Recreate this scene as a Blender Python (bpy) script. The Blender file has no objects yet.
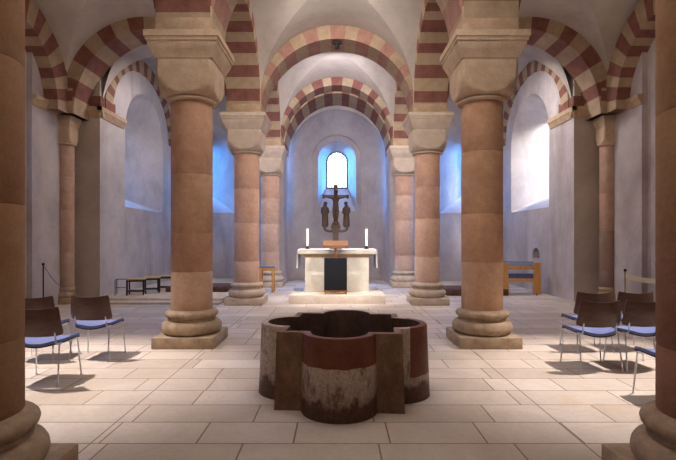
import bpy, bmesh, math, random
from mathutils import Vector, Matrix
random.seed(7)
PI = math.pi
S = bpy.context.scene
COL = S.collection

# ------------------------------------------------------------------ helpers
def sharpen(bm, deg=38):
    lim = math.radians(deg)
    for f in bm.faces: f.smooth = True
    for e in bm.edges:
        if len(e.link_faces) != 2 or e.calc_face_angle(0) > lim: e.smooth = False

def obj(name, bm, mats, parent=None, loc=(0,0,0), rz=0, sharp=38, recalc=True):
    if recalc: bmesh.ops.recalc_face_normals(bm, faces=bm.faces)
    if sharp: sharpen(bm, sharp)
    me = bpy.data.meshes.new(name); bm.to_mesh(me); bm.free()
    o = bpy.data.objects.new(name, me); COL.objects.link(o)
    for m in (mats if isinstance(mats, (list, tuple)) else [mats]): me.materials.append(m)
    o.location = loc; o.rotation_euler = (0,0,rz)
    if parent: o.parent = parent
    return o

def thing(name, label, cat, loc=(0,0,0), rz=0, group=None):
    o = bpy.data.objects.new(name, None); COL.objects.link(o)
    o.empty_display_size = .2
    o.location = loc; o.rotation_euler = (0,0,rz)
    o['label'] = label; o['category'] = cat; o['kind'] = 'thing'
    if group: o['group'] = group
    return o

def tag(o, label, cat, group=None, kind='thing'):
    o['label'] = label; o['category'] = cat; o['kind'] = kind
    if group: o['group'] = group
    return o

def struct(name, bm, mats, **k):
    o = obj(name, bm, mats, **k)
    if not k.get('parent'): o['kind'] = 'structure'
    return o

def dup(root, loc, rz, label):
    r = root.copy(); COL.objects.link(r); r.location = loc; r.rotation_euler = (0,0,rz); r['label'] = label
    for ch in root.children:
        c = ch.copy(); COL.objects.link(c); c.parent = r
        for g in ch.children:
            d = g.copy(); COL.objects.link(d); d.parent = c
    return r

def new(): return bmesh.new()

def box(bm, x0,x1,y0,y1,z0,z1, bev=0, seg=2, mi=0):
    vs = [bm.verts.new((x,y,z)) for z in (z0,z1) for x,y in ((x0,y0),(x1,y0),(x1,y1),(x0,y1))]
    fs = []
    for q in ((3,2,1,0),(4,5,6,7),(0,1,5,4),(1,2,6,5),(2,3,7,6),(3,0,4,7)):
        f = bm.faces.new([vs[i] for i in q]); f.material_index = mi; fs.append(f)
    if bev:
        es = list({e for f in fs for e in f.edges})
        bmesh.ops.bevel(bm, geom=es, offset=bev, segments=seg, affect='EDGES', profile=.5)
    return bm

def loft(bm, rings, caps=True, closed=True, mi=0):
    R = [[bm.verts.new(p) for p in r] for r in rings]
    n = len(R[0])
    for a, b in zip(R, R[1:]):
        for i in range(n if closed else n-1):
            j = (i+1) % n
            try:
                f = bm.faces.new((a[i], a[j], b[j], b[i])); f.material_index = mi
            except ValueError: pass
    if caps:
        for r in (R[0], R[-1]):
            f = bm.faces.new(r); f.material_index = mi
    return R

def lathe(bm, prof, seg=40, c=(0,0), caps=True):
    return loft(bm, [[(c[0]+r*math.cos(2*PI*i/seg), c[1]+r*math.sin(2*PI*i/seg), z) for i in range(seg)] for r,z in prof], caps)

def squares(bm, prof, c=(0,0), bev=.0):
    rings = []
    for h, z in prof:
        rings.append([(c[0]+sx*h, c[1]+sy*h, z) for sx,sy in ((-1,-1),(1,-1),(1,1),(-1,1))])
    return loft(bm, rings)

def tube(bm, pts, r, seg=8, taper=None):
    pts = [Vector(p) for p in pts]; rings = []; ref = None
    for i, p in enumerate(pts):
        t = (pts[min(i+1,len(pts)-1)] - pts[max(i-1,0)]).normalized()
        if ref is None:
            ref = t.orthogonal().normalized()
        ref = (ref - t*ref.dot(t)).normalized()
        b = t.cross(ref)
        rr = r if taper is None else taper[i]
        rings.append([p + (ref*math.cos(2*PI*k/seg) + b*math.sin(2*PI*k/seg))*rr for k in range(seg)])
    return loft(bm, rings)

def rounded(pts, r=.04, n=4):
    pts = [Vector(p) for p in pts]; out = [pts[0]]
    for a, b, c in zip(pts, pts[1:], pts[2:]):
        p = b + (a-b).normalized()*min(r,(a-b).length*.45); q = b + (c-b).normalized()*min(r,(c-b).length*.45)
        for k in range(n+1):
            t = k/n; out.append(p*(1-t)**2 + b*2*t*(1-t) + q*t*t)
    out.append(pts[-1]); return out

def boolean(o, cutters):
    for c in cutters:
        m = o.modifiers.new('b','BOOLEAN'); m.operation='DIFFERENCE'; m.object=c; m.solver='EXACT'
    bpy.context.view_layer.update()
    dg = bpy.context.evaluated_depsgraph_get()
    me = bpy.data.meshes.new_from_object(o.evaluated_get(dg))
    old = o.data; o.modifiers.clear(); o.data = me; bpy.data.meshes.remove(old)
    for c in cutters:
        d = c.data; bpy.data.objects.remove(c); bpy.data.meshes.remove(d)
    bm = new(); bm.from_mesh(me); sharpen(bm, 30); bm.to_mesh(me); bm.free()

def skin(name, verts, edges, radii, mat, parent, sub=2, root=0):
    me = bpy.data.meshes.new(name); me.from_pydata(verts, edges, [])
    o = bpy.data.objects.new(name, me); COL.objects.link(o)
    m = o.modifiers.new('s','SKIN'); m.use_smooth_shade = True
    for i, r in enumerate(radii):
        sv = me.skin_vertices[0].data[i]; sv.radius = r if isinstance(r, tuple) else (r, r); sv.use_root = (i == root)
    s = o.modifiers.new('u','SUBSURF'); s.levels = sub; s.render_levels = sub
    bpy.context.view_layer.update()
    me2 = bpy.data.meshes.new_from_object(o.evaluated_get(bpy.context.evaluated_depsgraph_get()))
    o.modifiers.clear(); o.data = me2; bpy.data.meshes.remove(me)
    me2.materials.clear(); me2.materials.append(mat)
    for p in me2.polygons: p.use_smooth = True
    o.parent = parent
    return o

# ------------------------------------------------------------------ materials
def lin(c):
    f = lambda v: v/12.92 if v <= .04045 else ((v+.055)/1.055)**2.4
    return (f(c[0]/255), f(c[1]/255), f(c[2]/255), 1)

class NT:
    def __init__(s, name):
        s.m = bpy.data.materials.new(name); s.m.use_nodes = True
        s.t = s.m.node_tree; s.t.nodes.clear()
        s.out = s.n('ShaderNodeOutputMaterial'); s.b = s.n('ShaderNodeBsdfPrincipled')
        s.l(s.b.outputs[0], s.out.inputs[0])
    def n(s, k, **p):
        x = s.t.nodes.new(k)
        for a, v in p.items(): setattr(x, a, v)
        return x
    def l(s, a, b): s.t.links.new(a, b)
    def coord(s, scale=(1,1,1), loc=(0,0,0)):
        c = s.n('ShaderNodeTexCoord'); mp = s.n('ShaderNodeMapping')
        mp.inputs['Scale'].default_value = scale; mp.inputs['Location'].default_value = loc
        s.l(c.outputs['Object'], mp.inputs[0]); return mp.outputs[0]
    def noise(s, co, scale, detail=5, rough=.6, dist=0):
        x = s.n('ShaderNodeTexNoise'); x.inputs['Scale'].default_value = scale; x.inputs['Detail'].default_value = detail
        x.inputs['Roughness'].default_value = rough; x.inputs['Distortion'].default_value = dist
        s.l(co, x.inputs['Vector']); return x.outputs['Fac']
    def ramp(s, fac, stops):
        r = s.n('ShaderNodeValToRGB'); e = r.color_ramp.elements
        while len(e) < len(stops): e.new(.5)
        for k, (p, c) in zip(e, stops): k.position = p; k.color = c if len(c) == 4 else lin(c)
        s.l(fac, r.inputs[0]); return r.outputs[0]
    def mix(s, fac, a, b, mode='MIX'):
        x = s.n('ShaderNodeMix', data_type='RGBA', blend_type=mode)
        for v, i in ((fac,0),(a,6),(b,7)):
            if hasattr(v, 'is_output'): s.l(v, x.inputs[i])
            else: x.inputs[i].default_value = v
        return x.outputs[2]
    def math(s, op, a, b=0.0, c=None, clamp=False):
        x = s.n('ShaderNodeMath', operation=op, use_clamp=clamp)
        for i, v in enumerate((a, b) + ((c,) if c is not None else ())):
            if hasattr(v, 'is_output'): s.l(v, x.inputs[i])
            else: x.inputs[i].default_value = v
        return x.outputs[0]
    def bump(s, h, strength=.3, dist=.02):
        b = s.n('ShaderNodeBump'); b.inputs['Strength'].default_value = strength; b.inputs['Distance'].default_value = dist
        s.l(h, b.inputs['Height']); s.l(b.outputs[0], s.b.inputs['Normal'])
    def fin(s, col=None, rough=.8, metal=0, spec=.3):
        if col is not None:
            if hasattr(col, 'is_output'): s.l(col, s.b.inputs['Base Color'])
            else: s.b.inputs['Base Color'].default_value = col
        s.b.inputs['Roughness'].default_value = rough; s.b.inputs['Metallic'].default_value = metal
        s.b.inputs['Specular IOR Level'].default_value = spec
        return s.m

W4 = (1,1,1,1)
def plaster(name, light, dark, stain, scale=1.1):
    t = NT(name); co = t.coord()
    a = t.noise(co, scale, 6, .62); b = t.noise(t.coord((1,1,.35),(3,1,7)), scale*.7, 5, .6, .6); c = t.noise(co, 9, 6, .7)
    col = t.ramp(a, [(.3, dark), (.68, light)])
    f = t.ramp(b, [(.52, (0,0,0,1)), (.72, (.65,.65,.65,1))])
    col = t.mix(f, col, lin(stain))
    col = t.mix(.35, col, t.ramp(c, [(.3,(.72,.72,.72,1)),(.7,W4)]), 'MULTIPLY')
    t.bump(t.noise(co, 5, 8, .7), .35, .03)
    return t.fin(col, .92, 0, .15)

def stone(name, light, dark, scale=6, attr=False, rough=.85, bump=.3, spots=True):
    t = NT(name); co = t.coord()
    col = t.ramp(t.noise(co, scale, 8, .68), [(.3, dark), (.7, light)])
    col = t.mix(.55, col, t.ramp(t.noise(co, scale*.22, 4, .6), [(.35,(.76,.72,.70,1)),(.65,W4)]), 'MULTIPLY')
    if spots:
        col = t.mix(.2, col, t.ramp(t.noise(co, scale*7, 3, .7), [(.36,(.5,.47,.44,1)),(.55,W4)]), 'MULTIPLY')
    if attr:
        a = t.n('ShaderNodeVertexColor'); a.layer_name = 'drum'
        col = t.mix(1.0, col, a.outputs[0], 'MULTIPLY')
    t.bump(t.noise(co, scale*2.5, 8, .7), bump, .02)
    return t.fin(col, rough, 0, .25)

def plain(name, c, rough=.5, metal=0, spec=.4, var=.15, scale=20):
    t = NT(name); co = t.coord(); L = lin(c)
    d = tuple(v*(1-var) for v in L[:3]) + (1,); u = tuple(min(1, v*(1+var)) for v in L[:3]) + (1,)
    return t.fin(t.ramp(t.noise(co, scale, 4), [(.3, d), (.7, u)]), rough, metal, spec)

def wood(name, c1, c2, rough=.45, axis=0, sc=14):
    t = NT(name); s = [sc, sc, sc]; s[axis] = sc*.08
    col = t.ramp(t.noise(t.coord(tuple(s)), 2.2, 6, .65, 1.2), [(.3, c1), (.7, c2)])
    return t.fin(col, rough, 0, .4)

M = {}
M['plaster'] = plaster('lime_plaster', (202,192,190), (172,163,165), (148,134,130))
M['plaster_vault'] = plaster('vault_plaster', (204,194,184), (180,169,161), (164,149,137), .8)
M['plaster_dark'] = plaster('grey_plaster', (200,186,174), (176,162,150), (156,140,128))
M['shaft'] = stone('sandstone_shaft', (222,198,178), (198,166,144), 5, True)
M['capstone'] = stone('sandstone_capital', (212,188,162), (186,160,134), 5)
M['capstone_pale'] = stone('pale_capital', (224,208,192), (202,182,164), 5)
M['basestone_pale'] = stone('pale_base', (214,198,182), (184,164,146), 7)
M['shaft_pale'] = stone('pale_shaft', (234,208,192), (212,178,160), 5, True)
M['basestone'] = stone('sandstone_base', (196,172,144), (150,126,104), 7)
M['blockstone'] = stone('ashlar_block', (204,178,150), (176,148,120), 6)
M['vred'] = stone('red_voussoir', (146,100,88), (118,76,68), 5)
M['vcream'] = stone('cream_voussoir', (188,166,140), (162,139,114), 5)
M['vred_lit'] = stone('red_voussoir_lit', (180,140,126), (152,110,98), 5)  # paler red for the nave arches, brighter lighting there put into the colour
M['altarstone'] = stone('altar_limestone', (226,220,208), (206,198,184), 4, bump=.1)
M['stepstone'] = stone('platform_stone', (222,208,194), (198,180,164), 4, bump=.15)
M['cloth'] = plain('white_linen', (240,240,244), .8, var=.04)
M['candle'] = plain('candle_wax', (246,243,236), .5, var=.03)
M['iron'] = plain('dark_iron', (40,38,38), .5, .6)
M['black'] = plain('black_cloth', (26,25,32), .85, 0, .2)
M['gold'] = plain('gilded_brass', (190,132,60), .32, .9)
M['lectwood'] = wood('lectern_wood', (110,74,48), (140,98,66))
M['carved'] = wood('carved_dark_oak', (44,32,28), (78,56,46), .6, 2)
M['chairwood'] = wood('chair_walnut', (64,42,34), (96,66,54), .32, 0)
M['blue'] = plain('blue_upholstery', (106,114,158), .9, 0, .2, scale=60)
M['chrome'] = plain('chrome', (206,206,208), .32, 1.0, .5, .03)
M['darkshell'] = plain('dark_shell', (38,34,36), .5)
M['oak'] = wood('pale_oak', (190,134,74), (212,160,98), .45, 2)
M['greyshelf'] = plain('blue_grey_shelf', (92,100,118), .8)
M['benchtop'] = wood('stool_plank', (176,150,92), (202,178,120), .5, 0)
M['brownstone'] = stone('brown_podium', (116,84,72), (80,56,48), 6)
M['tape'] = plain('barrier_tape', (196,180,156), .7)
M['brass'] = plain('post_brass', (160,128,84), .4, .6)
M['frame'] = plain('window_lead', (40,62,88), .6)
M['bundle'] = plain('grey_blue_fabric', (120,128,150), .9)
M['basin_dark'] = plain('dark_basin', (34,26,24), .35)  # very dark colour for the floor of the empty basin
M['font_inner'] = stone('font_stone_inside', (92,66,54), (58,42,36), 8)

def floor_mat():
    t = NT('floor_flagstones'); co = t.coord((1,1,1),(.33,.145,0))
    br = t.n('ShaderNodeTexBrick'); t.l(co, br.inputs['Vector'])
    br.offset = .37; br.offset_frequency = 2; br.squash = .72; br.squash_frequency = 3
    for k, v in (('Color1', lin((194,178,164))), ('Color2', lin((217,203,192))), ('Mortar', lin((142,122,106))), ('Scale',1), ('Mortar Size',.008), ('Mortar Smooth',.3), ('Bias',0), ('Brick Width',1.02), ('Row Height',.41)):
        br.inputs[k].default_value = v
    base = t.coord()
    sx = t.n('ShaderNodeSeparateXYZ'); t.l(base, sx.inputs[0])
    ab = t.math('ABSOLUTE', t.math('SUBTRACT', t.math('ABSOLUTE', sx.outputs[0]), 1.86))
    line = t.math('LESS_THAN', ab, .006)
    col = t.mix(line, br.outputs['Color'], lin((132,112,96)))
    col = t.mix(.5, col, t.ramp(t.noise(base, 1.3, 6, .65, .8), [(.34,(.72,.66,.62,1)),(.62,W4)]), 'MULTIPLY')
    f = t.ramp(t.noise(t.coord((.5,1.2,1),(5,2,0)), 1.6, 5, .6, 1.5), [(.6,(0,0,0,1)),(.75,(.5,.5,.5,1))])
    col = t.mix(f, col, lin((206,170,126)))
    col = t.mix(.3, col, t.ramp(t.noise(base, 22, 6, .7), [(.35,(.7,.67,.64,1)),(.6,W4)]), 'MULTIPLY')
    h = t.math('SUBTRACT', t.math('MULTIPLY', t.noise(base, 6, 7, .65), .4), t.math('MAXIMUM', br.outputs['Fac'], line))
    t.bump(h, .35, .01)
    return t.fin(col, .62, 0, .3)
M['floor'] = floor_mat()

def font_mat(name, red_lo, side):
    # red stone above, pale weathered crust and dark brown patches below
    t = NT(name); co = t.coord()
    sx = t.n('ShaderNodeSeparateXYZ'); t.l(co, sx.inputs[0]); z = sx.outputs[2]
    n1 = t.noise(co, 7, 6, .7); n2 = t.noise(t.coord((1,1,.5),(2,4,1)), 5, 8, .75); n3 = t.noise(co, 30, 5, .7)
    pale = t.ramp(n3, [(.3,(172,150,134)),(.7,(212,194,180))])
    dark = t.ramp(n3, [(.3,(70,46,36)),(.7,(104,72,58))])
    red = t.ramp(n1, [(.3,(100,52,36)),(.7,(126,68,48))])
    m = t.math('ADD', z, t.math('MULTIPLY', n2, .55))
    low = t.mix(t.ramp(m, [(.40,(1,1,1,1)),(.46,(.35,.35,.35,1)),(.62,(.1,.1,.1,1))]), pale, dark)
    low = t.mix(t.ramp(n2, [(.52,(0,0,0,1)),(.6,(.75,.75,.75,1))]), low, dark)
    e = t.math('ADD', z, t.math('MULTIPLY', n1, .05))
    msk = t.math('GREATER_THAN', e, red_lo)
    if side: # red only on the outer half
        msk = t.math('MULTIPLY', msk, t.math('GREATER_THAN', t.math('MULTIPLY', sx.outputs[0], side), .65))
    col = t.mix(msk, low, red)
    col = t.mix(.35, col, t.ramp(t.noise(co, 60, 3, .7), [(.35,(.45,.42,.4,1)),(.55,W4)]), 'MULTIPLY')
    t.bump(t.noise(co, 24, 8, .7), .45, .015)
    return t.fin(col, .55, 0, .4)
M['font_front'] = font_mat('font_stone_red_band', .47, 0)
M['font_side'] = font_mat('font_stone_weathered', .26, 1)
M['font_back'] = font_mat('font_stone_plain', .9, 0)
def post_mat():
    t = NT('font_stone_corner'); co = t.coord()
    n2 = t.noise(t.coord((1,1,.5),(1,1,1)), 5, 8, .75)
    col = t.ramp(n2, [(.3,(88,62,48)),(.5,(124,92,72)),(.64,(150,116,90)),(.74,(182,156,132))])
    col = t.mix(.35, col, t.ramp(t.noise(co, 60, 3, .7), [(.35,(.45,.42,.4,1)),(.55,W4)]), 'MULTIPLY')
    t.bump(t.noise(co, 24, 8, .7), .45, .015)
    return t.fin(col, .6, 0, .4)
M['font_corner'] = post_mat()

def glass_mat():
    m = bpy.data.materials.new('window_glass'); m.use_nodes = True; t = m.node_tree; t.nodes.clear()
    o = t.nodes.new('ShaderNodeOutputMaterial'); mx = t.nodes.new('ShaderNodeMixShader'); a = t.nodes.new('ShaderNodeBsdfTransparent'); g = t.nodes.new('ShaderNodeBsdfGlossy')
    g.inputs['Roughness'].default_value = .2; a.inputs[0].default_value = (.97,1,.98,1)
    mx.inputs[0].default_value = .06
    t.links.new(a.outputs[0], mx.inputs[1]); t.links.new(g.outputs[0], mx.inputs[2]); t.links.new(mx.outputs[0], o.inputs[0])
    return m
M['glass'] = glass_mat()

# ------------------------------------------------------------------ camera
cd = bpy.data.cameras.new('camera'); cam = bpy.data.objects.new('camera', cd); COL.objects.link(cam)
cam.location = (0,0,1.55); cam.rotation_euler = (PI/2,0,0)
cd.sensor_width = 36; cd.lens = 36*470/676; cd.shift_y = 8/676; cd.shift_x = 1/676
cd.clip_start = .05
S.camera = cam

# ------------------------------------------------------------------ layout
CX = 2.15; NX = 1.77           # column axis, block half position towards the nave
YS = [2.76, 6.97, 11.2, 15.1]  # column rows
BH = .38                        # half width of the block above the impost
ZI = 4.42                       # top of imposts
WX = 6.5; KX = 5.8; RX = 6.62; KY = 11.5             # side wall, chancel side wall

# floor
bm = new(); box(bm, -8,8,-2.6,19,-.3,0); struct('floor', bm, M['floor'])

# arched window outline
def outline(w, z0, zt, n=20):
    zs = zt - w
    return [(w, z0)] + [(w*math.cos(PI*k/n), zs + w*math.sin(PI*k/n)) for k in range(n+1)] + [(-w, z0)]
def cutter(fn, stages):
    """stages: (depth, half width, bottom, top); fn maps (s, depth, z) to the world"""
    bm = new(); loft(bm, [[fn(s, d, z) for s, z in outline(w, z0, zt)] for d, w, z0, zt in stages])
    return obj('cut', bm, M['plaster'])
wn = [0]
def window(fn, d, w, z0, zt, bars=True):
    wn[0] += 1
    e = bpy.data.objects.new(f'window_{wn[0]}', None); COL.objects.link(e); e['kind'] = 'structure'
    bm = new(); A = outline(w+.03, z0-.03, zt+.03); B = outline(w-.035, z0+.035, zt-.035)
    loft(bm, [[fn(s, d-.03, z) for s,z in A],[fn(s, d-.03, z) for s,z in B],[fn(s, d+.03, z) for s,z in B],[fn(s, d+.03, z) for s,z in A],[fn(s, d-.03, z) for s,z in A]], caps=False)
    bmesh.ops.remove_doubles(bm, verts=bm.verts, dist=1e-5)
    obj('window_frame', bm, M['frame'], e)
    if bars:
        bm = new(); h = w*.95
        for k in range(1,4):
            s = -w + 2*w*k/4; zz = zt - w + math.sqrt(max(0, w*w - s*s))
            tube(bm, [fn(s,d,z0), fn(s,d,zz)], .007, 6)
        z = z0 + .22
        while z < zt - .1:
            hw = w if z < zt-w else math.sqrt(max(0,w*w-(z-zt+w)**2))
            tube(bm, [fn(-hw,d,z), fn(hw,d,z)], .007, 6); z += .22
        obj('glazing_bars', bm, M['frame'], e)
    bm = new(); bm.faces.new([bm.verts.new(fn(s, d+.01, z)) for s,z in outline(w, z0, zt)])
    obj('window_pane', bm, M['glass'], e)

def right_fn(X, yc, sg): return lambda s, d, z: (sg*(X+d), yc+s, z)
def east_fn(xc, Y): return lambda s, d, z: (xc+s, Y+d, z)

# side walls
for sg, side in ((-1,'left'),(1,'right')):
    bm = new(); box(bm, sg*RX, sg*(RX+1), -2.5, 11.6, 0, 7.3)
    wall = struct(f'wall_{side}', bm, M['plaster'])
    if sg < 0:
        fn = right_fn(RX, 8.75, sg)
        boolean(wall, [cutter(fn, [(-.1,1.17,2.45,5.3),(0,1.15,2.45,5.3),(.85,.5,3.3,5.1),(1.2,.5,3.3,5.1)])])
        window(fn, .88, .5, 3.3, 5.1)
    bm = new(); box(bm, sg*WX, sg*(RX+.3), 10.02, 11.55, 0, 7.3); struct(f'wall_{side}_pier', bm, M['plaster'])
    # chancel side wall, its west end makes the broad pilaster
    bm = new(); box(bm, sg*KX, sg*(KX+1.12), KY, 18, 0, 7.3)
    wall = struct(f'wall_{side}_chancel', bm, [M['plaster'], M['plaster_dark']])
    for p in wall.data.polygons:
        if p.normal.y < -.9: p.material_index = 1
    fn = right_fn(KX, 14.26, sg)
    zs = 2.8 if sg < 0 else 2.95
    cuts = [cutter(fn, [(-.1,1.42,2.4,5.86),(0,1.4,2.4,5.86),(.95,.52,zs,5.2),(1.3,.8,zs-.3,5.5)])]
    if sg > 0:
        f2 = right_fn(KX, 13.7, sg)
        cuts.append(cutter(f2, [(-.1,.25,.96,1.27),(.25,.25,.96,1.27)]))
    boolean(wall, cuts)
    window(fn, 1.0, .52, zs, 5.2)
    # aisle east wall
    bm = new(); box(bm, sg*2.4, sg*(KX+.7), 17, 17.95, 0, 7.3)
    wall = struct(f'wall_{side}_east', bm, M['plaster'])
    fn = lambda s, d, z, sg=sg: (sg*(4.8 + .42*min(d,.8)/.8) + s, 17+d, z)   # splay leans outwards
    boolean(wall, [cutter(fn, [(-.1,1.14,2.45,5.7),(0,1.12,2.45,5.7),(.8,.42,3.2,5.1),(1.2,.42,3.2,5.1)])])
    window(fn, .82, .42, 3.2, 5.1)
    # jamb wall beside the apse
    bm = new(); box(bm, sg*1.74, sg*2.5, 15.5, 17.8, 0, 7.3)
    struct(f'wall_{side}_jamb', bm, M['plaster'])
bm = new(); box(bm, -8,8,-2.6,-2.4,0,7.4); struct('wall_back', bm, M['plaster'])
bm = new(); box(bm, -2.5,2.5,16.85,17.1,6.6,7.35); struct('wall_apse_leak_stop', bm, M['plaster'])  # unseen box added above the apse to stop light leaks
bm = new(); box(bm, -8,8,-2.6,19,7.3,7.5); struct('ceiling', bm, M['plaster_vault'])  # unseen cover slab added over the vaults to stop light leaks

# apse
bm = new(); AY = 16.8; n = 32
def half(a, b, z): return [(a*math.cos(PI*k/n), AY + b*math.sin(PI*k/n), z) for k in range(n+1)]
ins = [half(1.74,1.1,0)] + [half(1.74*math.cos(f), 1.1*math.cos(f), 4.4+1.75*math.sin(f)) for f in [PI/2*.985*k/12 for k in range(13)]]
ext = [half(2.7,2.0,0)] + [half(2.7*math.cos(f), 2.0*math.cos(f), 4.4+2.7*math.sin(f)) for f in [PI/2*.985*k/12 for k in range(13)]]
A = [[bm.verts.new(p) for p in r] for r in ins]; B = [[bm.verts.new(p) for p in r] for r in ext]
for R in (A, B):
    for a, b in zip(R, R[1:]):
        for i in range(n): bm.faces.new((a[i], a[i+1], b[i+1], b[i]))
    bm.faces.new(R[-1])
for i in range(n): bm.faces.new((A[0][i], A[0][i+1], B[0][i+1], B[0][i]))
for e in (0, n):
    for k in range(len(A)-1): bm.faces.new((A[k][e], A[k+1][e], B[k+1][e], B[k][e]))
bm.faces.new((A[-1][0], A[-1][n], B[-1][n], B[-1][0]))
apse = struct('wall_apse', bm, M['plaster'])
fn = east_fn(0, 17.6)
boolean(apse, [cutter(fn, [(-.6,.93,2.35,5.45),(.28,.93,2.35,5.45)]),
               cutter(fn, [(.2,.76,2.45,5.28),(.9,.42,3.5,4.95),(1.6,1.2,2.9,5.75)])])
window(fn, .92, .42, 3.5, 4.95)

# ------------------------------------------------------------------ vaults
vn = [0]
def vault(x0,x1,y0,y1, base, b, dome=.12, n=28):
    vn[0] += 1
    bm = new(); us = [math.sin(-PI/2 + PI*k/n) for k in range(n+1)]
    xc, yc, hx, hy = (x0+x1)/2, (y0+y1)/2, (x1-x0)/2, (y1-y0)/2
    V = [[bm.verts.new((xc+hx*u, yc+hy*v, base + b*max(math.sqrt(max(0,1-u*u)), math.sqrt(max(0,1-v*v))) + dome*(1-u*u)*(1-v*v))) for v in us] for u in us]
    for i in range(n):
        for j in range(n):
            a,b_,c,d = V[i][j], V[i+1][j], V[i+1][j+1], V[i][j+1]
            if (i < n/2) == (j < n/2): fs = ((a,b_,c),(a,c,d))
            else: fs = ((a,b_,d),(b_,c,d))
            for f in fs: bm.faces.new(f)
    for f in bm.faces: f.smooth = True
    bmesh.ops.recalc_face_normals(bm, faces=bm.faces)
    for k in range(n):
        for p, q in ((V[k][k],V[k+1][k+1]),(V[k][n-k],V[k+1][n-k-1])):
            e = bm.edges.get((p,q))
            if e: e.smooth = False
    struct(f'ceiling_{vn[0]}', bm, M['plaster_vault'], sharp=None, recalc=False)
rows = [-1.5] + YS
for y0, y1 in zip(rows[:-1], rows[1:]):
    vault(-NX, NX, y0+BH, y1-BH, 4.8, 1.66 if y1 < 12 else 1.8)
    if y1 < 12:
        for sg in (-1,1):
            xs = sorted((sg*(CX+BH), sg*6.3)); vault(xs[0], xs[1], y0+BH, y1-BH, 4.8, 1.85)
for sg in (-1,1):
    xs = sorted((sg*(CX+BH), sg*KX)); vault(xs[0], xs[1], 11.58, 17.0, 4.6, 2.2)

# ------------------------------------------------------------------ striped arches
def arch(name, label, c, ax, a, b, t, y0, y1, nv, mats, stilt=0, first=0, group='striped stone arches'):
    """c: springing centre; ax 'x': spans X and runs y0..y1 in depth (relative to c); ax 'y': spans Y"""
    bm = new(); sub = 3; P = []
    jit = [0] + [random.uniform(-.12,.12) for _ in range(nv-1)] + [0]
    ang = []
    for v in range(nv):
        for s in range(sub): ang.append((PI*((v+jit[v])*(1-s/sub) + (v+1+jit[v+1])*(s/sub))/nv, v))
    ang.append((PI, nv-1))
    pts = []
    if stilt: pts.append(((a,-stilt),(a+t,-stilt),0))
    for th, v in ang: pts.append(((a*math.cos(th), b*math.sin(th)), ((a+t)*math.cos(th),(b+t)*math.sin(th)), v))
    if stilt: pts.append(((-a,-stilt),(-a-t,-stilt),nv-1))
    f3 = (lambda s,d,z: (s,d,z)) if ax == 'x' else (lambda s,d,z: (d,s,z))
    R = [[bm.verts.new(f3(p[0][0],y0,p[0][1])), bm.verts.new(f3(p[1][0],y0,p[1][1])), bm.verts.new(f3(p[1][0],y1,p[1][1])), bm.verts.new(f3(p[0][0],y1,p[0][1]))] for p in pts]
    for k in range(len(R)-1):
        v = pts[k][2]
        if stilt and k == len(R)-2: v = nv-1
        for i in range(4):
            f = bm.faces.new((R[k][i], R[k][(i+1)%4], R[k+1][(i+1)%4], R[k+1][i])); f.material_index = (v+first) % 2
    bm.faces.new(R[0]); bm.faces.new(R[-1])
    o = obj(name, bm, mats, loc=c)
    return tag(o, label, 'arch', group)

DK = [M['vred'], M['vcream']]; LT = [M['vred_lit'], M['vcream']]
RN = CX - BH   # nave arch radius
rownm = {0:'nearest columns', 1:'middle columns', 2:'rear columns', 3:'apse'}
arch('round_arch', 'wide pink and cream striped arch over the nave above the rear columns', (0,YS[2],ZI), 'x', RN, 1.72, .5, -BH, BH, 19, LT, first=1)
arch('round_arch', 'striped front arch ring over the apse opening behind the altar', (0,YS[3],ZI), 'x', RN, 1.92, .5, -BH, .25, 19, DK, first=1)
arch('round_arch', 'dark striped inner barrel arch deep in the apse opening', (0,YS[3],ZI), 'x', 1.735, 1.86, .4, .25, 1.75, 19, DK)
for k in (0,1):
    arch('round_arch', f'striped arch crossing the nave overhead between the {rownm[k]}', (0,YS[k],ZI), 'x', RN, 1.72, .5, -BH, BH, 17, LT, first=1)
AC = (CX+BH+6.07)/2; AR = (6.07-CX-BH)/2
for sg, side in ((-1,'left'),(1,'right')):
    for k in (0,1,2):
        lab = {2: f'red and cream striped arch across the {side} aisle ending on the slender wall column',
               1: f'striped arch across the {side} aisle beside the middle column, overhead',
               0: f'striped arch across the {side} aisle beside the nearest column, overhead'}[k]
        arch('round_arch', lab, (sg*AC,YS[k],ZI), 'x', AR, 1.95, .5, -BH, BH, 17, DK, first=1)
    for k, (ya, yb) in enumerate(zip(YS[:-1], YS[1:])):
        lab = [f'{side} striped arch overhead linking nearest and middle columns',
               f'{side} striped arch linking the middle column to the rear column',
               f'{side} striped arch linking the rear column to the apse pier'][k]
        arch('round_arch', lab, (sg*CX,(ya+yb)/2,ZI), 'y', (yb-ya)/2-BH, 1.74, .5, -BH, BH, (17 if sg < 0 else 13) if k == 0 else 21, DK, first=1)
        if k < 2:
            arch('round_arch', f'striped arch along the {side} outer wall ' + ('overhead beside the nearest columns' if k == 0 else 'meeting the slender wall column'), (sg*6.42,(ya+yb)/2,ZI), 'y', 1.36, 1.5, .55, -.22, .22, 21, DK, first=1)
    arch('round_arch', f'rough red and cream arch ring set in the {side} chancel wall above its window', (sg*KX,14.12,4.74), 'y', 2.06, 1.68, .38, -.05, .05, 25, DK)
    bm = new(); box(bm, min(sg*(KX-.03),sg*(KX+.75)), max(sg*(KX-.03),sg*(KX+.75)), KY-.03, KY+.75, 4.76, 5.02, .006)
    o = obj('stone_course', bm, M['vred']); tag(o, f'red stone course above the cornice at the end of the {side} chancel wall', 'stone course')

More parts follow.
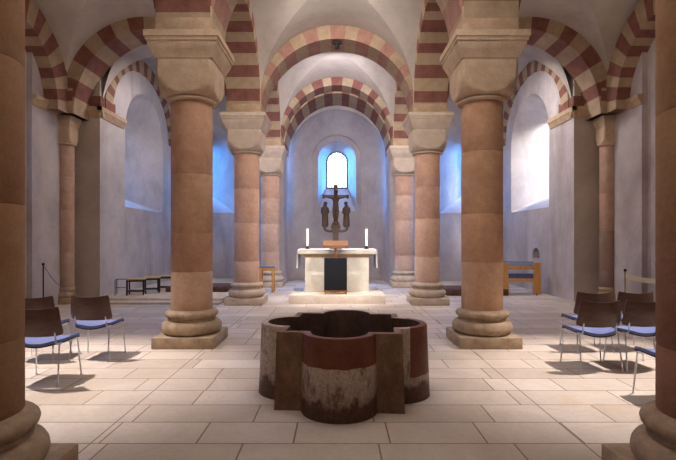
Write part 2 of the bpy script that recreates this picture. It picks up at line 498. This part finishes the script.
# cornices
for sg, side in ((-1,'left'),(1,'right')):
    bm = new()
    def mould(bm, p0, p1, nrm, z0, z1, out):
        p0, p1, nrm = Vector(p0), Vector(p1), Vector(nrm)
        pr = [(-.02,z0),(out*.25,z0),(out*.8,z0+(z1-z0)*.5),(out,z0+(z1-z0)*.6),(out,z1),(-.02,z1)]
        loft(bm, [[(p.x+nrm.x*o, p.y+nrm.y*o, z) for o, z in pr] for p in (p0, p1)])
    mould(bm, (sg*6.5,KY,0), (sg*(KX-.1),KY,0), (0,-1,0), 4.5, 4.75, .1)
    mould(bm, (sg*KX,KY-.1,0), (sg*KX,12.75,0), (-sg,0,0), 4.5, 4.75, .1)
    o = obj('cornice', bm, M['blockstone']); tag(o, f'moulded stone cornice on the {side} chancel wall above the broad pilaster', 'cornice')
    bm = new(); mould(bm, (sg*WX,10.0,0), (sg*WX,11.5,0), (-sg,0,0), 4.4, 4.62, .1)
    o = obj('string_course', bm, M['blockstone']); tag(o, f'stone string course on the {side} aisle wall beside the slender wall column', 'cornice')

# ------------------------------------------------------------------ columns
DRUMS = [((1.0,.92,.86),(.84,.66,.56),(.92,.80,.68),(.98,.86,.76),(.90,.72,.62))]
def shaft_mesh(r, z0, z1, joints, tints, seg=44):
    bm = new(); cl = bm.loops.layers.float_color.new('drum')
    zs = [z0] + joints + [z1]
    for (a, b), tint in zip(zip(zs, zs[1:]), tints):
        before = set(bm.faces)
        lathe(bm, [(r-.006,a),(r,a+.012),(r,b-.012),(r-.006,b)], seg)
        for f in bm.faces:
            if f not in before:
                for l in f.loops: l[cl] = (*tint, 1)
    return bm
def capital_mesh(r, s, z0, z1, seg=64):
    bm = new(); rings = []
    prof = [(r+.005,z0-.06),(r+.055,z0-.045),(r+.06,z0-.02),(r+.03,z0)]
    for q, z in prof: rings.append([(q*math.cos(2*PI*(i+.5)/seg), q*math.sin(2*PI*(i+.5)/seg), z) for i in range(seg)])
    m = 14
    for k in range(1, m+1):
        u = k/m; R = r+.03 + (s*1.43-r-.03)*math.sin(u*PI/2)**.9; z = z0 + (z1-z0)*(1-math.cos(u*PI/2))**.85*.92
        ring = []
        for i in range(seg):
            t = 2*PI*(i+.5)/seg; c, n_ = math.cos(t), math.sin(t)
            q = min(R, s/max(abs(c),abs(n_))); ring.append((q*c, q*n_, z))
        rings.append(ring)
    rings.append([(p[0],p[1],z1) for p in rings[-1]])
    loft(bm, rings); return bm

def column(x, y, label, joints, tints, r=.297, cap='plain', block=True):
    t = thing('sandstone_column', label, 'column', (x,y,0), 0, 'round sandstone columns')
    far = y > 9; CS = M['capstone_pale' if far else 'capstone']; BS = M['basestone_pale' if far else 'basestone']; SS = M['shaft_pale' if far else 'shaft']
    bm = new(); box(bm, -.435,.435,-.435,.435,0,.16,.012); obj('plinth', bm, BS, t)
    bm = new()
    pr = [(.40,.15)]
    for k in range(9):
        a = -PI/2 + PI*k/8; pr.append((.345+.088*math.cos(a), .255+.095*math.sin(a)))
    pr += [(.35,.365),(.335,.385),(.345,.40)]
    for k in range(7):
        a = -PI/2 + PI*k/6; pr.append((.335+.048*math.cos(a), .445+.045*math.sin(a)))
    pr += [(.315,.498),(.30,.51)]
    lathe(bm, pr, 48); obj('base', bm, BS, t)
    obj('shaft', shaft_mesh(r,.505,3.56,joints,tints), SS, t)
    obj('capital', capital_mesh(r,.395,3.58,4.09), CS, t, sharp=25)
    bm = new(); squares(bm, [(.36,4.06),(.405,4.07),(.42,4.12),(.445,4.17),(.475,4.24),(.48,4.28),(.495,4.285),(.50,4.33),(.515,4.335),(.515,4.42),(.36,4.42)])
    obj('impost', bm, CS, t, sharp=20)
    B1 = BH+.014; zb = 4.80 if y < 9 else 4.92
    bm = new(); box(bm,-B1,B1,-B1,B1,4.42,zb,.006); obj('springer_block', bm, M['blockstone'], t)
    bm = new(); box(bm,-BH-.006,BH+.006,-BH-.006,BH+.006,zb,zb+.22,.004); obj('springer_course', bm, M['vred'], t)
    return t
T1=(.98,.92,.88); T2=(.84,.62,.54); T3=(.90,.76,.64); T4=(1.02,.99,.95); T5=(.94,.83,.78)
column(-2.188, YS[0], 'dark sandstone column framing the left edge of the picture', [.95,1.75,2.6], [(.52,.40,.28),(.58,.46,.33),(.55,.42,.30),(.62,.5,.38)])
column( 2.228, YS[0], 'dark sandstone column framing the right edge of the picture', [.9,1.42,2.3], [(.50,.33,.26),(.42,.27,.22),(.58,.46,.33),(.62,.5,.38)])
column(-CX, YS[1], 'tall sandstone column at left middle, with pale speckled lowest drum', [1.06,1.62,2.47], [(.92,.82,.74),(.72,.54,.46),(.78,.64,.52),(.82,.66,.56)])
column( CX, YS[1], 'tall sandstone column at right middle, standing left of the stacked chair rows', [1.2,1.9,2.8], [(.90,.74,.60),(.90,.71,.55),(.84,.68,.54),(.80,.64,.52)])
column(-CX, YS[2], 'pale pink column left of the altar platform, wooden stool half hidden behind it', [1.0,1.9,2.7], [T1,T5,(1.0,.88,.80),(.98,.86,.78)])
column( CX, YS[2], 'pale pink column right of the altar platform, seen just left of a tall middle column', [1.1,2.0,2.75], [T4,(1.02,.92,.84),T5,(1.02,.9,.82)])
column(-CX, YS[3], 'rearmost pale column at the left side of the apse opening', [1.1,2.0,2.8], [T1,T4,T1,T5])
column( CX, YS[3], 'rearmost pale column at the right side of the apse opening', [1.0,2.1,2.9], [T4,T1,T4,T5])

# slender wall columns
for sg, side in ((-1,'left'),(1,'right')):
    t = thing('wall_column', f'slender half column against the {side} outer wall' + (', its foot badly weathered' if sg > 0 else ', a barrier rope tied at its foot'), 'column', (sg*6.46,11.2,0), 0, 'slender wall columns')
    bm = new(); box(bm, -.24,.24,-.24,.24,0,.14,.01); obj('plinth', bm, M['basestone'], t)
    bm = new(); lathe(bm, [(.215,.14),(.235,.19),(.22,.24),(.195,.27),(.19,.3),(.21,.33),(.20,.37),(.175,.40)], 32); obj('base', bm, M['basestone'], t)
    j = [1.2,2.2,3.0] if sg < 0 else [.8,1.72,2.6]
    tn = [(.66,.60,.55),(.72,.65,.60),(.76,.70,.66),(.72,.66,.62)] if sg < 0 else [(.40,.36,.35),(.46,.41,.39),(.70,.62,.58),(.72,.66,.62)]
    obj('shaft', shaft_mesh(.185,.39,3.76,j,tn,32), M['shaft_pale'], t)
    obj('capital', capital_mesh(.18,.20,3.79,4.16,48), M['capstone'], t, sharp=25)
    bm = new(); squares(bm, [(.18,4.14),(.20,4.2),(.225,4.3),(.24,4.3),(.24,4.42),(.17,4.42)]); obj('impost', bm, M['capstone'], t, sharp=20)
    bm = new(); box(bm, min(-sg*.37,sg*.2), max(-sg*.37,sg*.2), -.4,.4,4.42,5.0,.006); obj('springer_block', bm, M['vcream'], t)
    bm = new(); box(bm, min(-sg*.376,sg*.2), max(-sg*.376,sg*.2), -.406,.406,4.70,4.93,.004); obj('springer_course', bm, M['vred'], t)

# ------------------------------------------------------------------ font
ft = thing('baptismal_font', 'large quatrefoil stone baptismal font standing empty in the middle of the floor', 'font', (.065,4.77,0), -.085)
b_, r_, ins_, wt, FH = .566, .335, .065, .075, .70
hw = math.sqrt(r_**2-ins_**2); ri = r_-wt; bi = b_-wt; cyl = -(b_-ins_); hwi = math.sqrt(max(0, ri**2-(-bi-cyl)**2))
def arc(rad, h, yface, n=20):
    a0 = math.atan2(yface-cyl, -h); a1 = math.atan2(yface-cyl, h)
    if a0 > 0: a0 -= 2*PI
    if a1 > 0: a1 -= 2*PI
    if a1 < a0: a1 += 2*PI
    return [(rad*math.cos(a0+(a1-a0)*k/n), cyl+rad*math.sin(a0+(a1-a0)*k/n)) for k in range(n+1)]
def section(outer, inner, mat, name, q):
    bm = new()
    rot = lambda p: (p[0]*math.cos(q)-p[1]*math.sin(q), p[0]*math.sin(q)+p[1]*math.cos(q))
    O = [rot(p) for p in outer]; I = [rot(p) for p in inner]
    ring = lambda P, z, k: [(x*k, y*k, z) for x,y in P]
    rings = [ring(O,0,1.035), ring(O,.05,1.03), ring(O,FH-.012,1.0), ring(O,FH,.99), ring(I,FH,1.01), ring(I,FH-.012,1.0), ring(I,.08,.97)]
    loft(bm, rings[:5], caps=False, closed=False); n0 = len(bm.verts)
    loft(bm, rings[4:], caps=False, closed=False, mi=1)
    bmesh.ops.remove_doubles(bm, verts=bm.verts, dist=1e-5)
    bmesh.ops.holes_fill(bm, edges=[e for e in bm.edges if len(e.link_faces) == 1], sides=0)
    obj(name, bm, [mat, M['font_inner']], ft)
for k in range(4):
    q = k*PI/2
    section(arc(r_,hw,-b_), arc(ri,hwi,-bi), [M['font_front'],M['font_side'],M['font_back'],M['font_back']][k], 'lobe', q)
    section([(hw,-b_),(b_,-b_),(b_,-hw)], [(hwi,-bi),(bi,-bi),(bi,-hwi)], M['font_corner'], 'corner_block', q)
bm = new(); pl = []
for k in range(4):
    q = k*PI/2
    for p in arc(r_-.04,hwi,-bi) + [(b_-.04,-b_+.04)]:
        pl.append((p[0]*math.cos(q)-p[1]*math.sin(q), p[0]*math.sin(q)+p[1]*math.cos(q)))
loft(bm, [[(x,y,.03) for x,y in pl],[(x,y,.12) for x,y in pl]]); obj('basin_floor', bm, M['basin_dark'], ft)

# ------------------------------------------------------------------ altar area
t = thing('altar_platform', 'low pale stone platform carrying the altar', 'platform', (.0,12.4,0))
bm = new(); box(bm, -1.13,1.13,-1.33,1.3,0,.2,.012); obj('step_slab', bm, M['stepstone'], t)
tag(t.children[0], 'low pale stone platform', 'platform') if False else None
t = thing('stone_altar', 'pale limestone block altar with projecting table slab, standing on the low platform', 'altar', (0,12.3,.2))
bm = new(); box(bm, -.8,.8,-.5,.5,0,.87,.006)
obj('altar_block', bm, M['altarstone'], t)
bm = new(); squares(bm, [(.5,.86),(.52,.88),(.6,.96)]);
for v in bm.verts: v.co.x *= 1.6 if abs(v.co.x) < .51 else (1.6 if abs(v.co.x) < .55 else 1.56)
obj('slab_chamfer', bm, M['blockstone'], t)
bm = new(); box(bm, -.965,.965,-.62,.62,.95,1.045,.008); obj('table_slab', bm, M['altarstone'], t)
# cloth with two hanging ends
bm = new()
P = [(-.985,.60),(-.985,.75),(-.985,.9),(-.98,1.03),(-.965,1.052),(-.5,1.054),(0,1.054),(.5,1.054),(.965,1.052),(.98,1.03),(.985,.9),(.985,.75),(.985,.60)]
Q = [(x*1.012, z) if abs(x) > .97 else (x*1.01, z+.012) for x, z in P]
prof = P + Q[::-1]; rings = []
for k in range(15):
    y = -.635 + 1.05*k/14; rg = []
    for x, z in prof:
        w = .014*math.sin(y*15)*(1.03-z)/.4 if z < 1.03 else 0
        rg.append((x + math.copysign(1,x)*abs(w)*1.0, y, z))
    rings.append(rg)
loft(bm, rings)
o = obj('altar_cloth', bm, M['cloth'], loc=(0,12.3,.2)); tag(o, 'white linen cloth over the altar slab with both ends hanging down', 'tablecloth')
ZT = 1.264
for sx, side in ((-1,'left'),(1,'right')):
    hx, hy = sx*.76 - .0, 12.1
    bm = new(); lathe(bm, [(.06,0),(.06,.015),(.03,.03),(.028,.05),(.045,.07),(.045,.08)], 20)
    o = obj('candle_holder', bm, M['iron'], loc=(hx,hy,ZT)); tag(o, f'small dark iron candle holder at the {side} end of the altar', 'candle holder', 'altar candle holders')
    t = thing('altar_candle', f'tall white candle standing at the {side} end of the altar', 'candle', (hx,hy,ZT+.08), 0, 'altar candles')
    bm = new(); lathe(bm, [(.033,0),(.033,.435),(.028,.445),(.008,.44)], 20); obj('wax', bm, M['candle'], t)
    bm = new(); tube(bm, [(0,0,.43),(0,0,.45),(.004,0,.465)], .003, 6); obj('wick', bm, M['black'], t)

# lectern in front of the altar
t = thing('lectern', 'lectern with black cloth front, gilded feet and sloping wooden book rest, before the altar', 'lectern', (-.035,11.3,.2))
bm = new(); box(bm, -.275,.275,-.02,.02,.085,.87,.006); obj('black_front', bm, M['black'], t)
bm = new(); box(bm, -.29,.29,-.035,.035,.055,.09,.008)
for k in range(5): lathe(bm, [(.001,.04),(.03,.055),(.035,.075),(.001,.09)], 12, ((k-2)*.1,-.035))
obj('gilded_rail', bm, M['gold'], t)
for sx in (-1,1):
    bm = new(); tube(bm, rounded([(sx*.24,0,.07),(sx*.24,-.02,.03),(sx*.25,-.10,.018)],.03), .017, 8)
    tube(bm, rounded([(sx*.24,0,.07),(sx*.24,.05,.03),(sx*.25,.16,.018)],.03), .017, 8); obj('foot', bm, M['gold'], t)
bm = new(); lathe(bm, [(.03,.87),(.02,.9),(.018,.95),(.03,.965),(.018,.98),(.016,1.06),(.035,1.075),(.02,1.09)], 16); obj('stem', bm, M['gold'], t)
bm = new(); loft(bm, [[(-.03,-.02,1.08),(.03,-.02,1.08),(.03,.05,1.08),(-.03,.05,1.08)],[(-.15,-.05,1.15),(.15,-.05,1.15),(.15,.08,1.19),(-.15,.08,1.19)]]); obj('support_bracket', bm, M['lectwood'], t)
bm = new(); loft(bm, [[(-.30,-.15,1.12),(.30,-.15,1.12),(.30,.19,1.255),(-.30,.19,1.255)],[(-.30,-.15,1.15),(.30,-.15,1.15),(.30,.19,1.285),(-.30,.19,1.285)]])
box(bm, -.30,.30,-.175,-.15,1.11,1.185,.004); obj('book_rest', bm, M['lectwood'], t)

# crucifixion group on the altar
t = thing('crucifix_group', 'dark carved wooden crucifix with two standing figures on side brackets, on the altar', 'crucifix', (-.035,12.45,ZT))
C = M['carved']
bm = new(); squares(bm, [(.16,0),(.16,.03),(.11,.06),(.08,.08)]); obj('pedestal', bm, C, t)
bm = new()
loft(bm, [[(sx*w, sy*.045, z) for sx,sy in ((-1,-1),(1,-1),(1,1),(-1,1))] for w,z in ((.085,.07),(.075,.3),(.085,.5),(.13,.56),(.10,.66),(.055,.74),(.05,1.69))]); obj('cross_post', bm, C, t)
bm = new(); box(bm, -.33,.33,-.03,.03,1.355,1.425,.008)
for sx in (-1,1): box(bm, sx*.32-.03,sx*.32+.03,-.035,.035,1.33,1.435,.008)
obj('crossbeam', bm, C, t)
bm = new()
for sx in (-1,1): tube(bm, rounded([(0,0,.50),(sx*.15,0,.46),(sx*.27,0,.485),(sx*.31,0,.56)],.08,5), .035, 8)
obj('bracket', bm, C, t)
# crucified figure
v = [(0,-.08,1.10),(0,-.085,1.22),(0,-.09,1.33),(0,-.11,1.42),(.01,-.13,1.50),(.015,-.14,1.58),
     (-.09,-.085,1.35),(-.2,-.07,1.36),(-.29,-.06,1.395),(.09,-.085,1.35),(.2,-.07,1.36),(.29,-.06,1.395),
     (-.045,-.085,1.04),(-.04,-.13,.88),(-.015,-.08,.72),(-.01,-.11,.66),(.045,-.085,1.04),(.04,-.13,.88),(.02,-.08,.72),(.015,-.11,.66)]
e = [(0,1),(1,2),(2,3),(3,4),(4,5),(2,6),(6,7),(7,8),(2,9),(9,10),(10,11),(0,12),(12,13),(13,14),(14,15),(0,16),(16,17),(17,18),(18,19)]
rd = [(.08,.06),(.066,.05),(.085,.055),.036,(.062,.066),(.056,.058),.04,.03,.024,.04,.03,.024,.055,.044,.03,.022,.055,.044,.03,.022]
skin('crucified_figure', v, e, rd, C, t)
for sx in (-1,1):
    # robed standing mourner, hands joined before the breast, head inclined to the cross
    v = [(0,0,0),(0,0,.12),(0,-.005,.30),(0,0,.44),(0,0,.55),(0,-.005,.61),(-sx*.012,-.015,.665),(-sx*.018,-.02,.73),
         (.085,0,.53),(.10,-.03,.42),(.05,-.09,.42),(-.085,0,.53),(-.10,-.03,.40),(-.04,-.095,.43)]
    e = [(0,1),(1,2),(2,3),(3,4),(4,5),(5,6),(6,7),(4,8),(8,9),(9,10),(4,11),(11,12),(12,13)]
    rd = [(.115,.085),(.11,.085),(.10,.08),(.095,.075),(.075,.06),.036,(.066,.072),(.058,.064),.04,.036,.024,.04,.036,.024]
    o = skin('standing_figure', v, e, rd, C, t); o.location = (sx*.285,0,.55); o.scale = (.9,.9,.97); o.rotation_euler = (0,0,-sx*.25)

o_b = new(); box(o_b, -.12,.12,-.1,.1,0,.07,.02,3)
o = obj('folded_fabric', o_b, M['bundle'], loc=(-.98,12.0,.2)); tag(o, 'small grey-blue folded bundle lying on the platform at the left of the altar', 'bundle')

# spotlight at arch crown
t = thing('arch_spotlight', 'small black spotlight fixed under the crown of the wide nave arch', 'spotlight', (.0,YS[2]-.2,ZI+1.72))
bm = new(); box(bm, -.11,.11,-.05,.05,-.05,0,.006); obj('mount_plate', bm, M['iron'], t)
bm = new(); lathe(bm, [(.045,-.16),(.05,-.15),(.04,-.05),(.03,-.04)], 16); obj('lamp_head', bm, M['iron'], t)

# ------------------------------------------------------------------ chairs
def make_chair(label, loc, group):
    t = thing('stacking_chair', label, 'chair', loc, 0, group)
    # faces +Y; backrest towards the nave entrance
    bm = new(); nx, ny = 10, 8; G = []
    for j in range(ny+1):
        row = []
        for i in range(nx+1):
            u = -1+2*i/nx; v = j/ny
            x = u*(.245 - .02*v*v - .07*(max(0,.4-v)/.4)**2); y = -.20 + .45*v
            z = .448 - .03*(1-u*u) + .02*math.sin(v*PI*.9)*.0 - .012*(1-v)**3 - .03*max(0,v-.75)**2*16*.4
            row.append((x,y,z))
        G.append(row)
    def sheet(bm, G, th, nrm):
        A = [[bm.verts.new(p) for p in r] for r in G]; B = [[bm.verts.new(tuple(Vector(p)+Vector(nrm)*th)) for p in r] for r in G]
        m, n = len(G), len(G[0])
        for j in range(m-1):
            for i in range(n-1):
                bm.faces.new((A[j][i],A[j][i+1],A[j+1][i+1],A[j+1][i])); bm.faces.new((B[j][i],B[j+1][i],B[j+1][i+1],B[j][i+1]))
        for j in range(m-1):
            for i in (0,n-1): bm.faces.new((A[j][i],A[j+1][i],B[j+1][i],B[j][i]))
        for i in range(n-1):
            for j in (0,m-1): bm.faces.new((A[j][i],A[j][i+1],B[j][i+1],B[j][i]))
    sheet(bm, G, -.014, (0,0,1)); obj('seat_shell', bm, M['darkshell'], t)
    bm = new(); sheet(bm, [[(x*.985,y,z+.001) for x,y,z in r] for r in G], .028, (0,0,1)); obj('seat_cushion', bm, M['blue'], t, sharp=60)
    # curved wooden back
    bm = new(); G = []
    for j in range(9):
        v = j/8; row = []
        for i in range(15):
            u = -1+2*i/14
            hwid = .268 - .028*v - (.008*(max(0,v-.9)/.1)**2) - .015*(max(0,.15-v)/.15)**2
            row.append((u*hwid, -.215 - .05*v + .075*u*u - .01*math.sin(v*PI), .512 + .305*v + v*v*.022*(u*u - .5) + .014*(abs(u)**6)*(1-v)))
        G.append(row)
    sheet(bm, G, .013, (0,1,0)); obj('backrest', bm, M['chairwood'], t, sharp=60)
    for sx in (-1,1):
        for nm, p, q in (('leg', (sx*.25,-.215,.009), (sx*.228,-.15,.43)), ('leg', (sx*.256,.225,.009), (sx*.232,.19,.42))):
            bm = new(); tube(bm, [p, q], .0082, 8); lathe(bm, [(.012,0),(.012,.012)], 8, (p[0],p[1])); obj(nm, bm, M['chrome'], t)
        bm = new(); tube(bm, rounded([(sx*.225,.19,.42),(sx*.225,.16,.432),(sx*.222,-.15,.43),(sx*.205,-.175,.435),(sx*.20,-.165,.47),(sx*.19,-.182,.60)],.03), .0095, 8)
        obj('side_rail', bm, M['chrome'], t)
    for y in (-.12,.15):
        bm = new(); tube(bm, [(-.222,y,.418),(.222,y,.418)], .008, 8); obj('cross_rail', bm, M['chrome'], t)
    return t
c0 = make_chair('left group: nearest wooden chair, its left side cut off by the dark column', (-3.17,5.13,0), 'left group of chairs')
dup(c0, (-3.80,6.05,0), .05, 'left group: wooden chair half hidden behind the nearest chair and dark column')
dup(c0, (-3.12,6.13,0), -.03, 'left group: wooden chair standing farthest to the right, fully in view')
r0 = dup(c0, (3.06,5.66,0), .05, 'right group: front wooden chair farthest left, its whole back in view')
dup(c0, (3.62,5.70,0), .04, 'right group: front wooden chair cut off by the dark right column')
dup(c0, (3.46,6.52,0), .06, 'right group: rear wooden chair showing behind the front left chair')
dup(c0, (4.04,6.55,0), .04, 'right group: rear wooden chair showing beside the dark right column')
dup(c0, (3.22,4.48,0), .03, 'right group: nearest chair, only a blue seat corner and leg beyond the column')
for o in COL.objects:
    if o.get('category') == 'chair' and o['label'].startswith('right'): o['group'] = 'right group of chairs'

# ------------------------------------------------------------------ left aisle step, stools, podiums
bm = new(); box(bm, -KX, -2.75, 10.95, 11.3, 0, .05, .01); box(bm, -KX, -2.75, 11.3, 16.98, 0, .1, .01)
struct('trim_1', bm, M['stepstone'])
def make_stool(label, loc, rz):
    t = thing('low_stool', label, 'stool', loc, rz, 'low stools by the left chancel wall')
    bm = new(); box(bm, -.22,.22,-.17,.17,.39,.42,.008); obj('plank_top', bm, M['benchtop'], t)
    for sx in (-1,1):
        for sy in (-1,1):
            bm = new(); box(bm, sx*.195-.014,sx*.195+.014,sy*.14-.014,sy*.14+.014,0,.39); obj('leg', bm, M['iron'], t)
    bm = new()
    for sy in (-1,1): box(bm, -.19,.19,sy*.14-.01,sy*.14+.01,.345,.375); box(bm, -.19,.19,sy*.14-.01,sy*.14+.01,.09,.115)
    for sx in (-1,1): box(bm, sx*.195-.01,sx*.195+.01,-.13,.13,.09,.115)
    obj('frame', bm, M['iron'], t)
    return t
s0 = make_stool('low plank stool with dark legs, leftmost and nearest of the row by the wall', (-5.12,12.0,.1), .2)
dup(s0, (-4.93,12.5,.1), .3, 'low plank stool, second from the left in the row by the wall')
dup(s0, (-4.72,12.95,.1), .3, 'low plank stool, third from the left in the row by the wall')
dup(s0, (-4.5,13.4,.1), .3, 'low plank stool, farthest right in the row, beside the middle column')
t = thing('tubular_stand', 'light grey tubular stand left of the row of low stools', 'stand', (-5.5,12.0,.1), .3)
for sx in (-1,1):
    bm = new(); tube(bm, rounded([(sx*.13,-.14,0),(sx*.13,-.14,.40),(sx*.13,.14,.40),(sx*.13,.14,0)],.05), .012, 8); obj('side_frame', bm, M['bundle'], t)
bm = new(); tube(bm, [(-.13,0,.40),(.13,0,.40)], .012, 8); tube(bm, [(-.13,-.14,.2),(.13,-.14,.2)], .01, 8); obj('cross_bar', bm, M['bundle'], t)
for sg, side in ((-1,'left'),(1,'right')):
    bm = new(); x0, x1 = sorted((sg*2.95, sg*4.6)); box(bm, x0,x1,12.6,13.7,.0 if sg>0 else .1,.17 if sg>0 else .24,.015)
    o = obj('stone_podium', bm, M['brownstone']); tag(o, f'low dark brown podium on the floor of the {side} side chapel', 'podium')

# stool behind left rear column
t = thing('tall_stool', 'wooden stool with pale blue seat half hidden behind the left rear column', 'stool', (-2.0,13.5,0))
bm = new(); box(bm, -.2,.2,-.2,.2,.70,.75,.015); obj('seat', bm, M['bundle'], t)
for sx in (-1,1):
    for sy in (-1,1):
        bm = new(); loft(bm, [[(sx*.175+a*.022, sy*.175+b*.022, 0) for a,b in ((-1,-1),(1,-1),(1,1),(-1,1))],[(sx*.165+a*.026, sy*.165+b*.026, .70) for a,b in ((-1,-1),(1,-1),(1,1),(-1,1))]]); obj('leg', bm, M['oak'], t)
bm = new()
for s in (-1,1): box(bm, -.17,.17,s*.17-.012,s*.17+.012,.62,.70); box(bm, s*.17-.012,s*.17+.012,-.17,.17,.25,.29)
obj('rail', bm, M['oak'], t)

# book trolley on the right
t = thing('book_trolley', 'oak book trolley with two grey-blue shelves against the right chancel wall', 'bookshelf', (4.98,12.85,0), -.12)
for sx in (-1,1):
    bm = new(); loft(bm, [[(sx*.43+a*.018, y, z) for y,z in ((-.18,.05),(.2,.05),(.17,.88),(-.02,.88))] for a in (-1,1)])
    bmesh.ops.bevel(bm, geom=list(bm.edges), offset=.006, segments=2, affect='EDGES'); obj('end_panel', bm, M['oak'], t)
    bm = new(); loft(bm, [[(sx*.42+a*(.11-.03*k), y, .05+.84*k) for a,y in ((-1,-.20+.0*k),(1,-.20),(1,-.165),(-1,-.165))] for k in (0,1)]); obj('front_stile', bm, M['oak'], t)
for z in (.80,.46):
    bm = new(); box(bm, -.41,.41,-.195,-.17,z-.10,z,.006); obj('front_rail', bm, M['oak'], t)
    bm = new(); loft(bm, [[(-.41,-.17,z-.02),(.41,-.17,z-.02),(.41,.14,z+.08),(-.41,.14,z+.08)],[(-.41,-.17,z+.01),(.41,-.17,z+.01),(.41,.14,z+.11),(-.41,.14,z+.11)]]); obj('shelf', bm, M['greyshelf'], t)
for sx in (-1,1):
    for y in (-.13,.15):
        bm = new(); lathe(bm, [(.03,-.012),(.035,-.008),(.035,.008),(.03,.012)], 14)
        bmesh.ops.rotate(bm, verts=bm.verts, matrix=Matrix.Rotation(PI/2,3,'Y')); bmesh.ops.translate(bm, verts=bm.verts, vec=(sx*.42,y,.036)); obj('castor', bm, M['iron'], t)

# barriers
def post(x, y, h, mat, label):
    t = thing('barrier_post', label, 'barrier post', (x,y,0))
    bm = new(); lathe(bm, [(.1,0),(.1,.012),(.03,.03),(.012,.035)], 20); obj('foot', bm, mat, t)
    bm = new(); lathe(bm, [(.013,.03),(.013,h-.03)], 12); obj('pole', bm, mat, t)
    bm = new(); lathe(bm, [(.012,h-.04),(.028,h-.025),(.03,h),(.015,h+.02)], 16); obj('knob', bm, M['iron'], t)
post(-6.28,10.05,1.0,M['iron'],'thin dark barrier post by the left wall holding a slack rope')
bm = new(); tube(bm, [(-6.28+(.02)*k/10, 10.05+.93*k/10, .97 - .62*k/10 - .12*math.sin(PI*k/10)) for k in range(11)], .008, 6)
o = obj('barrier_rope', bm, M['bundle']); tag(o, 'slack grey rope between the thin post and the left wall column foot', 'rope')
post(6.25,10.2,.86,M['brass'],'short brass barrier post right of the weathered wall column')
post(6.28,8.95,.86,M['brass'],'brass barrier post hidden behind the dark right column')
bm = new(); 
loft(bm, [[(6.25+.03*k/8 + a*.003, 10.2-1.25*k/8, .72 - .03*math.sin(PI*k/8) + b) for a,b in ((-1,-.05),(1,-.05),(1,.05),(-1,.05))] for k in range(9)])
o = obj('barrier_band', bm, M['tape']); tag(o, 'pale barrier band stretched between the two brass posts', 'barrier')

# ------------------------------------------------------------------ light
def lamp(kind, loc, energy, color, target=None, **k):
    l = bpy.data.lights.new('lamp', kind); l.energy = energy; l.color = color
    for a, v in k.items(): setattr(l, a, v)
    o = bpy.data.objects.new('lamp', l); COL.objects.link(o); o.location = loc
    if target is not None: o.rotation_euler = (Vector(target)-Vector(loc)).to_track_quat('-Z','Y').to_euler()
    return o
WARM = (1,.78,.58); NEU = (1,.92,.86); COOL=(.95,.92,1)
for sg in (-1,1):
    lamp('SPOT', (sg*5.3,5.9,5.4), 2100, NEU, (sg*3.4,5.4,0), spot_size=math.radians(46), spot_blend=.8, shadow_soft_size=.05)
    lamp('POINT', (sg*4.3,7.6,5.6), 36, WARM, shadow_soft_size=.3)
    lamp('AREA', (sg*4.0,12.4,5.9), 60 if sg < 0 else 100, (1,.93,.9), (sg*5.0,14.0,1.5), size=.8)  # added fill to brighten the chancel side walls
    lamp('SPOT', (sg*2.15,7.45,4.6), 1050, (1,.95,.89), (0,11.8,.6), spot_size=math.radians(34), spot_blend=.8, shadow_soft_size=.1)  # added altar fill, hidden behind the springer blocks
lamp('AREA', (0,4.6,6.0), 112, NEU, (0,7.5,0), size=2.2)  # this and the next: overhead fill added out of view
lamp('AREA', (0,8.6,6.2), 85, NEU, (0,11,3), size=1.2)
lamp('SPOT', (0,YS[2]-.2,5.95), 500, NEU, (0,12.1,.3), spot_size=math.radians(70), spot_blend=.8, shadow_soft_size=.15)
lamp('AREA', (0,12.6,6.1), 100, COOL, (0,17,2.5), size=.8)  # added fill for the rear columns and apse
# unseen lamps added outside the south, apse and chapel windows to boost daylight
lamp('AREA', (7.85,12.1,5.3), 1300, (1,.97,.97), (6.3,15.2,4.0), size=.7)
lamp('AREA', (0,-1.2,4.2), 30, WARM, (0,5,1.0), size=2.0)  # weak warm front fill added behind the camera, not daylight
for sg in (-1,1):
    lamp('AREA', (sg*1.5,19.6,4.5), 600, (.05,.32,1), (-sg*.6,18.1,4.0), size=.6)
lamp('AREA', (0,19.7,6.0), 800, (.05,.32,1), (0,18.0,3.0), size=.8)
for sg in (-1,1):
    lamp('AREA', (sg*7.0,18.9,5.0), 3000, (.04,.30,1), (sg*4.4,17.4,3.9), size=.9)

# overcast white horizon, blue higher sky
w = bpy.data.worlds.new('sky'); S.world = w; w.use_nodes = True
nt = w.node_tree; bg = nt.nodes['Background']
tc = nt.nodes.new('ShaderNodeTexCoord'); sx = nt.nodes.new('ShaderNodeSeparateXYZ'); rp = nt.nodes.new('ShaderNodeValToRGB')
nt.links.new(tc.outputs['Generated'], sx.inputs[0]); nt.links.new(sx.outputs[2], rp.inputs[0]); nt.links.new(rp.outputs[0], bg.inputs[0])
e = rp.color_ramp.elements; e[0].position = .19; e[0].color = (.085,.09,.08,1); e[1].position = .25; e[1].color = (.05,.32,1,1)
bg.inputs[1].default_value = 18

S.view_settings.view_transform = 'Standard'
S.view_settings.look = 'None'
S.view_settings.exposure = 0
